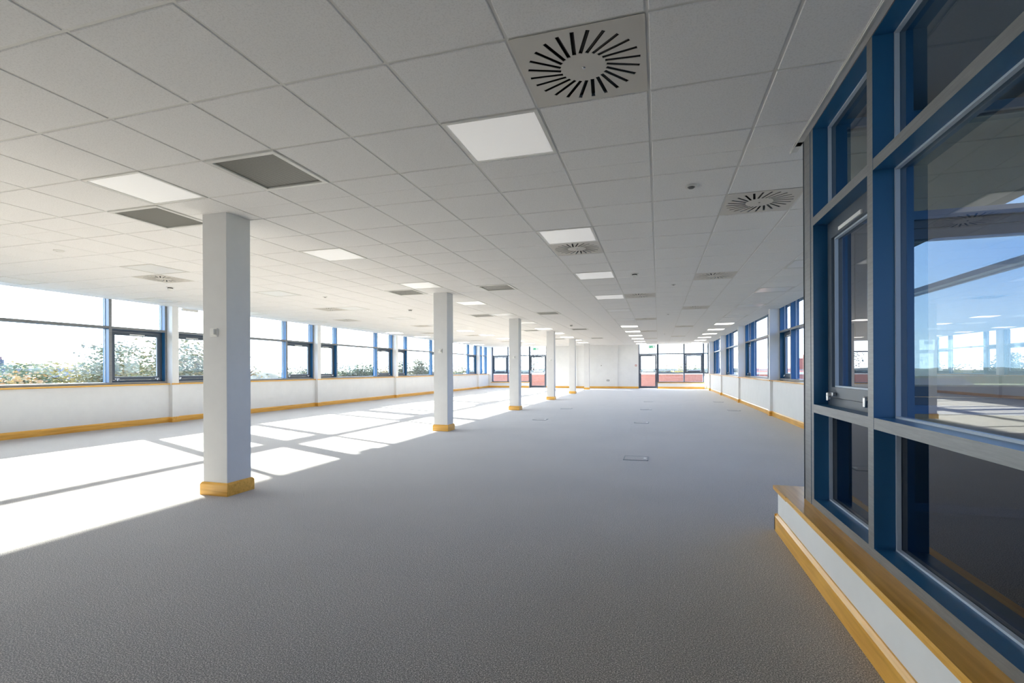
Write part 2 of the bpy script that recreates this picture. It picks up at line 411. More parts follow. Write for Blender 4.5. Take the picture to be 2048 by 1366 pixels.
def make_diffuser():
    r = empty('swirl_air_diffuser')
    n = 24; ri, ro, w2 = 0.110, 0.268, 0.0092; tilt = math.radians(20)
    a = 0.294
    mb = MB()
    inner, outer = [], []
    for k in range(n):
        th = 2 * PI * k / n
        d = Vector((math.cos(th + 0), math.sin(th + 0)))
        p0 = d * ri
        dd = Vector((math.cos(th + tilt), math.sin(th + tilt)))
        nn = Vector((-dd.y, dd.x))
        # length until radius ro
        bq = p0.dot(dd); t = -bq + math.sqrt(bq * bq - (ri * ri - ro * ro))
        p1 = p0 + dd * t
        inner += [p0 - nn * w2, p0 + nn * w2]; outer += [p1 - nn * w2, p1 + nn * w2]
    nv = 2 * n
    mb.v = [(p.x, p.y, 0) for p in inner] + [(p.x, p.y, 0) for p in outer]
    mb.f.append(tuple(range(nv)))
    for k in range(n):
        i0 = 2 * k + 1; i1 = (2 * k + 2) % nv
        mb.f.append((i0, i1, nv + i1, nv + i0))
    # outer square
    sq = []
    for p in outer:
        s = a / max(abs(p.x), abs(p.y)); sq.append(p * s)
    base = len(mb.v); mb.v += [(p.x, p.y, 0) for p in sq]
    cb = len(mb.v); corners = [(a, a), (-a, a), (-a, -a), (a, -a)]; mb.v += [(x, y, 0) for x, y in corners]
    for k in range(nv):
        k2 = (k + 1) % nv
        f = [nv + k, nv + k2, base + k2]
        t0 = math.atan2(sq[k].y, sq[k].x) % (2 * PI); t1 = math.atan2(sq[k2].y, sq[k2].x) % (2 * PI)
        for ci, ca in enumerate((PI / 4, 3 * PI / 4, 5 * PI / 4, 7 * PI / 4)):
            if (t1 - t0) % (2 * PI) > 1e-6 and 1e-6 < (ca - t0) % (2 * PI) < (t1 - t0) % (2 * PI) - 1e-6: f.append(cb + ci)
        f.append(base + k)
        mb.f.append(tuple(f))
    mb.m = [0] * len(mb.f)
    pl = mb.build('face_plate', M['plate'], r)
    for p in pl.data.polygons:
        if p.normal.z > 0: p.flip()
    so_ = pl.modifiers.new('thick', 'SOLIDIFY'); so_.thickness = 0.003; so_.offset = -1
    v = MB()
    for k in range(n):
        th = 2 * PI * k / n; d = Vector((math.cos(th), math.sin(th), 0)); dd = Vector((math.cos(th + tilt), math.sin(th + tilt), 0)); nn = Vector((-dd.y, dd.x, 0))
        p0 = d * (ri + 0.004); p1 = p0 + dd * 0.15
        b = len(v.v)
        for p in (p0, p1):
            for off, z in ((0.0075, 0.005), (-0.006, 0.024), (-0.0075, 0.024), (0.006, 0.005)):
                q = p + nn * off; v.v.append((q.x, q.y, z))
        for q in range(4):
            v.f.append((b + q, b + (q + 1) % 4, b + 4 + (q + 1) % 4, b + 4 + q)); v.m.append(0)
    v.build('vanes', M['vane'], r)
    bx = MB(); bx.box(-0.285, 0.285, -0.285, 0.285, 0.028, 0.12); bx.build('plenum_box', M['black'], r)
    s = MB(); s.lathe([(0, -0.004), (0.006, -0.004), (0.009, 0.0), (0.009, 0.001)], 12); s.build('centre_screw', M['chrome'], r)
    return r
dif = make_diffuser()
dlab = {(2, 1): 'square swirl air diffuser nearest the camera, black radial slots', (4, 5): 'swirl air diffuser just left of the glazed screen post',
        (1, 7): 'swirl air diffuser right behind the second light of the aisle row'}
cnt = {}
for n, (i, j) in enumerate(diffusers):
    o = dif if n == 0 else copy_tree(dif)
    o.location = tile_loc(i, j)
    col = {2: 'central aisle', 1: 'central aisle', 4: 'right-hand aisle', -10: 'ceiling left of the columns', -12: 'ceiling strip nearer the left windows'}[i]
    k = cnt.get(col, 0); cnt[col] = k + 1
    tag(o, dlab.get((i, j), f'slotted swirl air diffuser, {ORD[k]} along the {col}'), 'air diffuser', 'swirl air diffusers')

def make_grille():
    r = empty('air_grille')
    f = MB(); a, b = 0.294, 0.258
    f.box(-a, a, -a, -b, -0.008, 0.01).box(-a, a, b, a, -0.008, 0.01).box(-a, -b, -b, b, -0.008, 0.01).box(b, a, -b, b, -0.008, 0.01)
    f.build('frame', M['bar'], r, bevel=0.003)
    p = MB(); p.box(-b, b, -b, b, 0.004, 0.008); p.build('perforated_panel', M['grille'], r)
    return r
gr = make_grille()
cnt = {}
for n, (i, j) in enumerate(grilles):
    o = gr if n == 0 else copy_tree(gr)
    o.location = tile_loc(i, j)
    side = 'right' if i == -2 else 'left'
    k = cnt.get(i, 0); cnt[i] = k + 1
    tag(o, f'grey perforated square grille just {side} of the columns, {ORD[k]} from the near end', 'grille', 'perforated ceiling grilles')

def make_detector(name, r0, depth, dark):
    r = empty(name)
    b = MB(); b.lathe([(0, -0.012), (r0, -0.012), (r0 + 0.004, -0.008), (r0 + 0.004, 0.0)], 24); b.build('base', M['plastic'], r, smooth=False)
    d = MB(); d.lathe([(0, -depth), (r0 * 0.45, -depth), (r0 * 0.62, -depth + 0.008), (r0 * 0.66, -0.012)], 24)
    d.build('sensor_head', M['grey_plastic'] if dark else M['plastic'], r)
    if depth > 0.04:
        s = MB(); s.lathe([(r0 * 0.69, -0.028), (r0 * 0.69, -0.014)], 24); s.build('slot_ring', M['black'], r)
    return r
for (i, j, nm, r0, dp, dk, lab) in (
        (3, 4, 'ceiling_sensor', 0.045, 0.02, True, 'small round ceiling sensor with grey centre, left of the glazed screen'),
        (2, 10, 'smoke_detector', 0.055, 0.055, False, 'white smoke detector over the central aisle beside the third aisle light'),
        (3, 12, 'ceiling_sensor', 0.035, 0.016, True, 'small round ceiling sensor between the two aisle diffusers'),
        (3, 20, 'ceiling_sensor', 0.035, 0.016, True, 'small round ceiling sensor midway down the central aisle'),
        (3, 33, 'ceiling_sensor', 0.035, 0.016, True, 'small round ceiling sensor near the right-hand far exit door'),
        (-2, 24, 'smoke_detector', 0.055, 0.055, False, 'white smoke detector between the far grilles right of the columns'),
        (-7, 15, 'smoke_detector', 0.055, 0.055, False, 'white smoke detector left of the second column'),
        (-11, 8, 'smoke_detector', 0.06, 0.06, False, 'white smoke detector beside the left-hand near diffuser'),
        (-9, 4, 'ceiling_sensor', 0.05, 0.02, False, 'white round ceiling sensor at the left edge, near the left windows'),
        (-8, 11, 'ceiling_sensor', 0.04, 0.018, True, 'small ceiling sensor right of the first column, towards the left windows')):
    o = make_detector(nm, r0, dp, dk); o.location = tile_loc(i, j); tag(o, lab, 'smoke detector' if 'smoke' in nm else 'sensor')

# ================================================================== glazing
def glazing(root, cols, z_sill, z_levels, z_head, D, glass, low=None, front='alu'):
    """Local frame: x along the wall, y outwards (0 = front face), z up.
    cols: list of (u0, u1, kind) clear openings; z_levels: transom (lo, hi) list from low to high."""
    u_min = cols[0][0]; u_max = cols[-1][1]
    fr = MB(); fw = 0.05
    back = D + 0.05
    fr.box(u_min - fw, u_min, 0, back, z_sill, z_head, 0, 1)
    fr.box(u_max, u_max + fw, 0, back, z_sill, z_head, 0, 1)
    fr.box(u_min, u_max, 0, back, z_sill, z_sill + 0.045, 0, 1)
    fr.box(u_min, u_max, 0, back, z_head - 0.05, z_head, 0, 1)
    fr.build('frame', [M['blue'], M[front]], root)
    for a, b in zip(cols[:-1], cols[1:]):
        MB().box(a[1], b[0], -0.001, back + 0.001, z_sill + 0.045, z_head - 0.05, 0, 1).build('mullion', [M['blue'], M[front]], root)
    for lo, hi in z_levels:
        t = MB()
        for c in cols: t.box(c[0], c[1], 0, back, lo, hi, 0, 1)
        t.build('transom', [M['blue'], M[front]], root)
    zs = [z_sill + 0.045]
    for lo, hi in z_levels: zs += [lo, hi]
    zs.append(z_head - 0.05)
    bands = [(zs[k], zs[k + 1]) for k in range(0, len(zs), 2)]
    casement_band = len(bands) - 2
    bead = MB()
    for u0, u1, kind in cols:
        for bi, (z0, z1) in enumerate(bands):
            a0, a1, c0, c1 = u0, u1, z0, z1
            if kind == 'casement' and bi == casement_band:
                cs = MB(); o = 0.045; s = 0.06
                y0, y1 = D - 0.035, D + 0.02
                def ring(i0, w_, ya, yb, mi):
                    A0, A1, B0, B1 = u0 + i0, u1 - i0, z0 + i0, z1 - i0
                    cs.box(A0, A1, ya, yb, B0, B0 + w_, mi); cs.box(A0, A1, ya, yb, B1 - w_, B1, mi)
                    cs.box(A0, A0 + w_, ya, yb, B0 + w_, B1 - w_, mi); cs.box(A1 - w_, A1, ya, yb, B0 + w_, B1 - w_, mi)
                ring(0.0, o, y0 + 0.012, y1, 0)
                ring(o + 0.004, s, y0, y1, 0)
                ca = cs.build('casement', [M['dark']], root)
                um = (u0 + u1) / 2
                MB().box(um - 0.16, um + 0.16, y0 - 0.008, y0, z1 - 0.100, z1 - 0.080).build('head_catch', M['plastic'], ca)
                for uu in (u0 + 0.14, u1 - 0.14):
                    h = MB(); h.box(uu - 0.05, uu + 0.05, y0 - 0.022, y0, z0 + 0.058, z0 + 0.082); h.box(uu - 0.012, uu + 0.012, y0 - 0.036, y0 - 0.02, z0 + 0.03, z0 + 0.08)
                    h.build('handle', M['chrome'], ca, bevel=0.004)
                i_ = o + s + 0.004
                a0, a1, c0, c1 = u0 + i_, u1 - i_, z0 + i_, z1 - i_
            bw = 0.009; yb0, yb1 = D - 0.02, D - 0.002
            bead.box(a0, a0 + bw, yb0, yb1, c0, c1); bead.box(a1 - bw, a1, yb0, yb1, c0, c1)
            bead.box(a0 + bw, a1 - bw, yb0, yb1, c0, c0 + bw); bead.box(a0 + bw, a1 - bw, yb0, yb1, c1 - bw, c1)
            MB().box(a0, a1, D, D + 0.024, c0, c1).build('pane', low if (low and bi == 0) else glass, root)
    bead.build('glazing_bead', M['bead'], root)

def bay_cols():
    # between two pilasters (0.16 wide, u = 0 is a pilaster's near face)
    return [(0.21, 1.18, 'casement'), (1.24, 3.74, 'fixed'), (3.80, 4.93, 'casement')]

def bay_proto():
    r = empty('window_1')
    glazing(r, bay_cols(), 0.88, [(2.02, 2.07)], 2.78, 0.115, M['glass'])
    return r

proto = bay_proto()
wn = 1
# left wall: local x -> +Y, local y -> -X
nb = 0
for k in range(-1, 4):
    y0 = YL0 + BAY * k
    r = proto if wn == 1 else copy_tree(proto)
    r.name = f'window_{wn}'; wn += 1
    r.location = (-10.65, y0, 0); r.rotation_euler = (0, 0, PI / 2)
    lab = f'{ORD[nb]} window bay from the near end of the left-hand wall'; nb += 1
    tag(r, lab, 'window', 'window bays of the left wall', 'structure')
r = empty(f'window_{wn}', (-10.65, YL0 - 2 * BAY, 0), PI / 2); wn += 1
glazing(r, [(2.55, 3.74, 'fixed'), (3.80, 4.93, 'casement')], 0.88, [(2.02, 2.07)], 2.78, 0.115, M['glass'])  # unseen bay, shortened to set how much daylight enters near the camera
tag(r, 'shortened left-hand window just outside the picture, sized for light near the camera', 'window', 'window bays of the left wall', 'structure')
r = empty(f'window_{wn}', (-10.65, YL0 + BAY * 4, 0), PI / 2); wn += 1
glazing(r, [(0.21, 0.95, 'fixed'), (1.01, 1.85, 'fixed')], 0.88, [(2.02, 2.07)], 2.78, 0.115, M['glass'])
tag(r, 'short last window bay of the left-hand wall in the far corner', 'window', 'window bays of the left wall', 'structure')
# right wall: local x -> -Y, local y -> +X
nb = 0
for k in range(-2, 3):
    y0 = YR0 + BAY * k
    r = copy_tree(proto); r.name = f'window_{wn}'; wn += 1
    r.location = (2.835, y0 + 0.16 + BAY, 0); r.rotation_euler = (0, 0, -PI / 2)
    lab = 'right-hand window bay seen through the near glazed screen' if k == -2 else f'{ORD[k + 1]} window bay from the near end of the right-hand wall'
    tag(r, lab, 'window', 'window bays of the right wall', 'structure')
r = empty(f'window_{wn}', (2.835, 30.5, 0), -PI / 2); wn += 1
glazing(r, [(0.1, 0.9, 'fixed'), (0.96, 1.85, 'fixed')], 0.88, [(2.02, 2.07)], 2.78, 0.115, M['glass'])
tag(r, 'short last window bay of the right-hand wall in the far corner', 'window', 'window bays of the right wall', 'structure')

# ================================================================== long walls: dado, pilasters, sill, skirting
def skirt(axis, p, s, a0, a1):
    """profile of a chamfered skirting board whose back is at p and which projects towards s (+1/-1)"""
    return [(p, 0.0), (p + s * 0.02, 0.0), (p + s * 0.02, 0.100), (p + s * 0.007, 0.120), (p, 0.120)]

left_y = [YL0 + BAY * k for k in range(-1, 5)]
right_y = [YR0 + BAY * k for k in range(-1, 4)]
def long_wall(side):
    left = side == 'left'
    sgn = 1 if left else -1
    face = XLW if left else XRW
    outx = -10.87 if left else 3.0
    frontx = -10.65 if left else 2.835
    ys = left_y if left else right_y
    ya, yb = (YBACK, YB) if left else (3.6, YB)
    wl = tag(empty(f'wall_{side}'), f'white dado wall below the {side}-hand windows with pilasters', 'wall', kind='structure')
    m_ = MB(); m_.box(min(face, outx), max(face, outx), ya, yb, 0, 0.850)
    m_.build('dado', M['white'], wl)
    for y in ys:
        q = MB(); pf = -10.50 if left else 2.62
        q.box(min(pf, outx), max(pf, outx), y, y + 0.16, 0, H + 0.002)
        q.build('pilaster', M['white'], wl)
    # head strip above the windows' tops, closes the ceiling void
    hb = MB(); hb.box(min(frontx, outx), max(frontx, outx), ya, yb, 2.78, H + 0.2); hb.build('head_strip', M['soffit'], wl)
    # sill board (with returns around pilasters)
    s = tag(empty(f'trim_{1 if left else 2}'), f'long beech window sill board along the {side}-hand wall', 'window sill', kind='structure')
    sb = MB(); nose = -10.56 if left else 2.64
    segs = []
    prev = ya
    for y in ys:
        if y > prev: segs.append((prev, y - 0.0))
        prev = y + 0.16
    if prev < yb: segs.append((prev, yb))
    for a, b in segs:
        if left: prof = [(frontx, 0.85), (nose, 0.85), (nose + 0.006, 0.856), (nose + 0.006, 0.872), (nose, 0.879), (frontx, 0.879)]
        else: prof = [(frontx, 0.85), (nose, 0.85), (nose - 0.006, 0.856), (nose - 0.006, 0.872), (nose, 0.879), (frontx, 0.879)]
        sb.prism(prof, 1, a, b)
    for y in ys:
        pf = -10.50 if left else 2.62
        x0, x1 = pf, pf + sgn * 0.02
        sb.box(min(x0, x1), max(x0, x1), y - 0.02, y + 0.18, 0.85, 0.879)
    sb.build('sill_board', M['wood_y'], s)
    bb = tag(empty(f'baseboard_{side}'), f'beech skirting board along the {side}-hand wall, stepping round the pilasters', 'skirting', kind='structure')
    b = MB()
    for a, c in segs: b.prism(skirt(1, face, sgn, a, c), 1, a, c)
    b.build('skirting_board', M['wood_y'], bb)
    for y in ys:
        pf = -10.50 if left else 2.62
        q = MB(); x0, x1 = sorted((pf, pf + sgn * 0.02))
        back = face
        xs = sorted((back, pf + sgn * 0.02))
        q.box(xs[0], xs[1], y - 0.02, y + 0.18, 0, 0.10)
        q.frustum((xs[1] - xs[0]) / 2, 0.10, 0.10, (xs[1] - xs[0]) / 2 - 0.006, 0.088, 0.12, (xs[0] + xs[1]) / 2, y + 0.08)
        q.build('pilaster_skirting', M['wood_x'], bb)
long_wall('left'); long_wall('right')

# beige bar hanging at the head of a left window
tag(MB().box(-10.640, -10.600, 8.90, 9.32, 2.560, 2.612).build('blind_bracket', M['plate'], None, bevel=0.003),
    'short beige bar at the head of the left window behind the first column', 'bracket')

# ================================================================== back wall and added near left light block (out of view)
MB().box(-10.87, -10.56, YBACK, 1.05, 0.88, H + 0.15).build('near_light_block', M['white'], bpy.data.objects['wall_left'])  # unseen panel, added to cut window light on the column fronts
tag(MB().box(-11.0, 1.15, YBACK - 0.2, YBACK, 0, H + 0.2).build('wall_back', M['white']), 'plain white end wall behind the camera', 'wall', kind='structure')

# ================================================================== columns
def make_column():
    r = empty('column')
    MB().box(-0.14, 0.14, -0.14, 0.14, 0.0, H + 0.004).build('shaft', M['column_paint'], r, bevel=0.004)
    b = MB(); b.frustum(0.16, 0.16, 0, 0.16, 0.16, 0.100); b.frustum(0.16, 0.16, 0.100, 0.147, 0.147, 0.120)
    b.build('skirting_collar', M['wood_x'], r)
    return r
col0 = make_column()
for k in range(6):
    c = col0 if k == 0 else copy_tree(col0)
    c.location = (-3.79 - 0.16, 3.622 + 0.16 + BAY * k, 0)
    tag(c, f'square white column with beech base, {ORD[k]} from the near end of the row', 'column', 'white columns down the office', 'structure')

def make_controller():
    r = empty('wall_controller')
    MB().box(-0.040, 0.040, -0.014, 0, -0.040, 0.040).build('back_plate', M['plastic'], r, bevel=0.004)
    MB().box(-0.022, 0.022, -0.030, -0.012, -0.020, 0.030).build('cover', M['plastic'], r, bevel=0.005)
    MB().box(0.030, 0.035, -0.0155, -0.013, -0.026, 0.030).build('side_slot', M['grille'], r)
    d = MB(); d.box(-0.030, -0.020, -0.018, -0.0135, 0.012, 0.024); d.build('indicator', M['grey_plastic'], r)
    return r
wc = make_controller()
for k in range(4):
    o = wc if k == 0 else copy_tree(wc)
    o.location = (-3.95, 3.642 + BAY * k, 1.51)
    tag(o, f'small white wall controller on the {ORD[k]} column from the near end', 'controller', 'white controllers on the columns')

# ================================================================== far wall
fw_ = tag(empty('wall_far'), 'white far end wall with two glazed screens and exit doors', 'wall', kind='structure')
def farbox(x0, x1, z0, z1, y0=YB, y1=YB + 0.3, name='panel', m='white', parent=fw_, bevel=0.0):
    return MB().box(x0, x1, y0, y1, z0, z1).build(name, M[m], parent, bevel=bevel)
farbox(-6.76, -1.13, 0, H + 0.2, name='centre_panel')
farbox(-11.0, -10.42, 0, H + 0.2, name='corner_panel')
farbox(2.79, 3.1, 0, H + 0.2, YB - 0.03, YB + 0.3, name='corner_panel')
farbox(2.56, 2.79, 0, 0.885, YB - 0.03, YB + 0.3, name='dado')
farbox(-10.42, -7.89, 0, 0.33, YB, YB + 0.3, name='dado')
farbox(-0.03, 2.56, 0, 0.33, YB, YB + 0.3, name='dado')
farbox(-11.0, 3.1, 2.68, H + 0.2, YB + 0.05, YB + 0.3, name='head_strip')
for x in (-5.0, -2.54):
    farbox(x, x + 0.18, 0, H, YB - 0.06, YB, name='pilaster')
ts = tag(empty('trim_3'), 'low beech sill boards under the far glazed screens', 'window sill', kind='structure')
farbox(-10.44, -7.89, 0.33, 0.36, YB - 0.03, YB + 0.18, 'sill_board', 'wood_x', ts)
farbox(-0.03, 2.58, 0.33, 0.36, YB - 0.03, YB + 0.18, 'sill_board', 'wood_x', ts)
bf = tag(empty('baseboard_far'), 'beech skirting board along the far end wall', 'skirting', kind='structure')
for a, b in ((-10.60, -7.89), (-6.76, -5.02), (-4.80, -2.56), (-2.34, -1.13), (-0.03, 2.58)):
    MB().prism([(YB, 0), (YB - 0.02, 0), (YB - 0.02, 0.1), (YB - 0.007, 0.12), (YB, 0.12)], 0, a, b).build('skirting_board', M['wood_x'], bf)
for x in (-5.0, -2.54):
    MB().box(x - 0.02, x + 0.20, YB - 0.08, YB, 0, 0.12).build('pilaster_skirting', M['wood_x'], bf)
r = empty(f'window_{wn}', (0, YB + 0.12, 0)); wn += 1
glazing(r, [(-10.34, -9.36, 'casement'), (-9.30, -7.94, 'fixed')], 0.36, [(0.90, 0.95), (2.03, 2.08)], 2.72, 0.06, M['glass'], None, 'dark')
tag(r, 'full-height glazed screen left of the left-hand far exit door', 'window', kind='structure')
r = empty(f'window_{wn}', (0, YB + 0.12, 0)); wn += 1
glazing(r, [(0.02, 1.42, 'fixed'), (1.48, 2.49, 'casement'), (2.55, 2.74, 'fixed')], 0.36, [(0.90, 0.95), (2.03, 2.08)], 2.72, 0.06, M['glass'], None, 'dark')
tag(r, 'full-height glazed screen right of the right-hand far exit door', 'window', kind='structure')

def text(body, size, m, parent, loc, rot=(PI / 2, 0, 0), name='lettering'):
    cu = bpy.data.curves.new(name, 'FONT'); cu.body = body; cu.size = size; cu.align_x = 'CENTER'; cu.align_y = 'CENTER'; cu.extrude = 0.0008
    cu.materials.append(m)
    o = bpy.data.objects.new(name, cu); C.objects.link(o); o.parent = parent; o.location = loc; o.rotation_euler = rot
    return o

def make_door(n, x0, x1):
    d = empty(f'door_{n}', ((x0 + x1) / 2, YB + 0.10, 0))
    hw = (x1 - x0) / 2
    f = MB(); fw = 0.055
    f.box(-hw, -hw + fw, 0, 0.14, 0, 2.72).box(hw - fw, hw, 0, 0.14, 0, 2.72).box(-hw + fw, hw - fw, 0, 0.14, 2.03, 2.09).box(-hw + fw, hw - fw, 0, 0.14, 2.67, 2.72)
    f.build('frame', M['dark'], d)
    lf = MB(); a = hw - fw - 0.004; sw = 0.085
    lf.box(-a, -a + sw, 0.02, 0.07, 0.01, 2.025).box(a - sw, a, 0.02, 0.07, 0.01, 2.025)
    lf.box(-a + sw, a - sw, 0.02, 0.07, 0.01, 0.14).box(-a + sw, a - sw, 0.02, 0.07, 1.93, 2.025)
    lf.build('leaf', M['dark'], d)
    MB().box(-a + sw, a - sw, 0.04, 0.06, 0.14, 1.93).build('pane', M['glass'], d)
    MB().box(-hw + fw, hw - fw, 0.06, 0.08, 2.09, 2.67).build('overlight_pane', M['glass'], d)
    p = MB(); p.box(-a + 0.02, a - 0.02, -0.035, -0.010, 0.965, 1.005)
    for s in (-1, 1): p.box(s * (a - 0.045) - 0.03, s * (a - 0.045) + 0.03, -0.04, 0.02, 0.90, 1.10)
    p.build('push_bar', M['chrome'], d, bevel=0.006)
    sg = MB().box(-0.30, 0.30, 0.028, 0.038, 1.025, 1.095).build('notice_strip', M['signwhite'], d)
    text('PUSH BAR TO OPEN', 0.062, M['green'], sg, (0, 0.0265, 1.058))
    cl = MB().box(a - 0.26, a - 0.02, -0.03, 0.02, 1.955, 2.01).build('door_closer', M['chrome'], d, bevel=0.006)
    return d
tag(make_door(1, -7.89, -6.76), 'dark framed glazed exit door at the left of the far wall', 'door', kind='structure')
tag(make_door(2, -1.13, -0.03), 'dark framed glazed exit door at the right of the far wall', 'door', kind='structure')

def make_exit_sign(x, z, lab):
    r = empty('exit_sign', (x, YB - 0.06, z))
    MB().box(-0.19, 0.19, 0, 0.03, -0.085, 0.085).build('panel', M['signwhite'], r, bevel=0.004)
    g_ = MB(); g_.box(-0.165, 0.165, -0.003, 0, -0.07, 0.07); gp = g_.build('green_face', M['green'], r)
    w_ = MB()
    # doorway
    w_.box(0.06, 0.135, -0.005, -0.003, -0.055, 0.055)
    # arrow
    w_.box(-0.15, -0.105, -0.005, -0.003, -0.012, 0.012)
    b = len(w_.v); w_.v += [(-0.105, -0.005, -0.035), (-0.07, -0.005, 0.0), (-0.105, -0.005, 0.035), (-0.105, -0.003, -0.035), (-0.07, -0.003, 0.0), (-0.105, -0.003, 0.035)]
    w_.f += [(b, b + 1, b + 2), (b + 3, b + 5, b + 4), (b, b + 3, b + 4, b + 1), (b + 1, b + 4, b + 5, b + 2), (b + 2, b + 5, b + 3, b)]; w_.m += [0] * 5
    # running figure
    w_.tube((0.012, -0.004, 0.046), (0.0125, -0.004, 0.047), 0.010, 0.010, 10)
    for p, q, t in (((0.008, 0.03), (-0.006, -0.008), 0.009), ((-0.006, -0.008), (0.022, -0.026), 0.006), ((0.022, -0.026), (0.014, -0.055), 0.005),
                    ((-0.006, -0.008), (-0.022, -0.034), 0.006), ((-0.022, -0.034), (-0.05, -0.036), 0.005), ((0.008, 0.026), (0.036, 0.008), 0.005), ((0.004, 0.022), (-0.028, 0.010), 0.005)):
        w_.tube((p[0], -0.004, p[1]), (q[0], -0.004, q[1]), t * 0.9, t * 0.8, 6)
    w_.build('pictogram', M['signwhite'], gp)
    for s in (-0.13, 0.13):
        MB().tube((s, 0.015, 0.08), (s, 0.015, H - z), 0.004, 0.004).build('hanger', M['rail'], r)
    return tag(r, lab, 'exit sign', 'green exit signs')
make_exit_sign(-7.45, 2.46, 'green exit sign hanging above the left-hand far exit door')
make_exit_sign(-0.36, 2.48, 'green exit sign hanging above the right-hand far exit door')

def wall_box(name, x, z, w2, h2, m, lab, cat, dial=None):
    r = empty(name, (x, YB, z))
    MB().box(-w2, w2, -0.02, 0, -h2, h2).build('housing', m, r, bevel=0.005)
    if dial: MB().box(-w2 * 0.55, w2 * 0.55, -0.026, -0.019, -h2 * 0.5, h2 * 0.5).build('face', dial, r)
    return tag(r, lab, cat)
wall_box('power_socket', -2.93, 0.48, 0.075, 0.045, M['grey_plastic'], 'grey double power socket low on the far wall', 'socket', M['plastic'])
wall_box('fire_call_point', -1.28, 1.38, 0.05, 0.05, M['red'], 'red fire call point beside the right-hand far exit door', 'call point', M['plastic'])
wall_box('room_thermostat', -3.33, 1.39, 0.045, 0.04, M['plastic'], 'white thermostat at head height on the far wall', 'thermostat', M['grey_plastic'])
wall_box('fire_call_point', -6.60, 1.38, 0.05, 0.05, M['red'], 'red fire call point beside the left-hand far exit door', 'call point', M['plastic'])

# ================================================================== floor outlet lids
def make_lid():
    r = empty('floor_outlet_lid')
    f = MB(); a, b = 0.155, 0.14
    f.box(-a, a, -a, -b, 0, 0.006).box(-a, a, b, a, 0, 0.006).box(-a, -b, -b, b, 0, 0.006).box(b, a, -b, b, 0, 0.006)
    f.build('rim', M['rail'], r)
    MB().box(-b, b, -b, b, 0, 0.005).build('carpet_lid', M['carpet'], r)
    MB().box(b - 0.045, b - 0.012, -0.035, 0.035, 0.005, 0.008).build('pull_flap', M['plastic'], r)
    return r
lid = make_lid()
spots = [(-0.28, 6.62), (-0.35, 11.11), (-0.34, 14.73), (-0.34, 18.29), (2.01, 14.95), (2.01, 18.66), (-2.62, 11.2), (-2.61, 14.56)]
labs = ['nearest floor outlet lid in the middle of the carpet', 'floor outlet lid in the centre aisle, second from the camera', 'floor outlet lid in the centre aisle, third from the camera',
        'floor outlet lid in the centre aisle, fourth from the camera', 'floor outlet lid nearer the camera beside the right-hand wall', 'floor outlet lid farther along beside the right-hand wall',
        'floor outlet lid right of the sunlit strip, just past the second column', 'floor outlet lid right of the sunlit strip, near the third column']
for n, (x, y) in enumerate(spots):
    o = lid if n == 0 else copy_tree(lid)
    o.location = (x, y, 0); tag(o, labs[n], 'floor outlet', 'floor outlet lids')

# ================================================================== near glazed screen on the right, with its return
ZS = 0.318
scr = tag(empty(f'window_{wn}', (XCW, 3.60, 0), -PI / 2), 'tall dark blue glazed screen at the right edge, nearest the camera', 'window', kind='structure'); wn += 1
# local x = 3.60 - Y
glazing(scr, [(0.19, 1.006, 'casement'), (1.066, 3.50, 'fixed'), (3.56, 4.38, 'casement'), (4.44, 6.60, 'fixed')], ZS, [(0.888, 0.938), (2.022, 2.072)], 2.66, 0.10, M['glass_cw'], M['glass_low'])
MB().box(0.0, 0.139, -0.002, 0.17, ZS, H + 0.05, 0, 1).build('corner_post', [M['blue'], M['alu']], scr)
MB().box(0.0, 0.006, -0.006, -0.001, ZS, H).build('post_cover_strip', M['dark'], scr)
ret = tag(empty(f'window_{wn}', (0, YRET, 0), PI), 'glazed return joining the near screen to the right-hand wall', 'window', kind='structure'); wn += 1
# local x = -X, local y = -Y
glazing(ret, [(-2.60, -1.10, 'casement')], ZS, [(0.888, 0.938), (2.022, 2.072)], 2.66, 0.10, M['glass_cw'], M['glass_low'])
ws = tag(empty('wall_screen'), 'low white upstand under the near glazed screen', 'wall', kind='structure')
MB().box(0.815, 1.015, YBACK, 3.93, 0, 0.288).build('upstand', M['white'], ws)
MB().box(1.08, 2.70, 3.44, 3.93, 0, 0.288).build('upstand', M['white'], ws)
MB().box(1.02, 1.10, YBACK, 3.42, -0.3, 0.316).box(1.10, 2.70, 3.40, 3.438, -0.3, 0.316).build('outer_cladding', M['dark'], ws)
t4 = tag(empty('trim_4'), 'varnished beech sill board under the near glazed screen', 'window sill', kind='structure')
nz = [(0.905, 0.290), (0.800, 0.290), (0.790, 0.296), (0.790, 0.312), (0.797, 0.319), (0.905, 0.319)]
MB().prism(nz, 1, YBACK, 3.60).build('sill_board', M['wood_y'], t4)
MB().prism([(3.60, 0.290), (3.955, 0.290), (3.965, 0.296), (3.965, 0.312), (3.958, 0.319), (3.60, 0.319)], 0, 0.79, 2.70).build('sill_board', M['wood_y'], t4)
bs = tag(empty('baseboard_screen'), 'beech skirting board along the foot of the near glazed screen', 'skirting', kind='structure')
MB().prism([(0.815, 0), (0.795, 0), (0.795, 0.1), (0.808, 0.12), (0.815, 0.12)], 1, YBACK, 3.95).build('skirting_board', M['wood_y'], bs)
MB().prism([(3.93, 0), (3.95, 0), (3.95, 0.1), (3.937, 0.12), (3.93, 0.12)], 0, 0.795, 2.66).build('skirting_board', M['wood_x'], bs)
t5 = tag(empty('trim_5'), 'thin pale metal edge trim where the ceiling meets the near screen', 'trim', kind='structure')
MB().box(0.858, 0.903, YBACK, 3.76, H - 0.004, H + 0.02).box(0.862, 0.867, YBACK, 3.76, H - 0.010, H).build('edge_strip', M['bar'], t5)
MB().box(0.855, 2.84, 3.60, 3.66, H - 0.004, H + 0.02).build('edge_strip', M['bar'], t5)
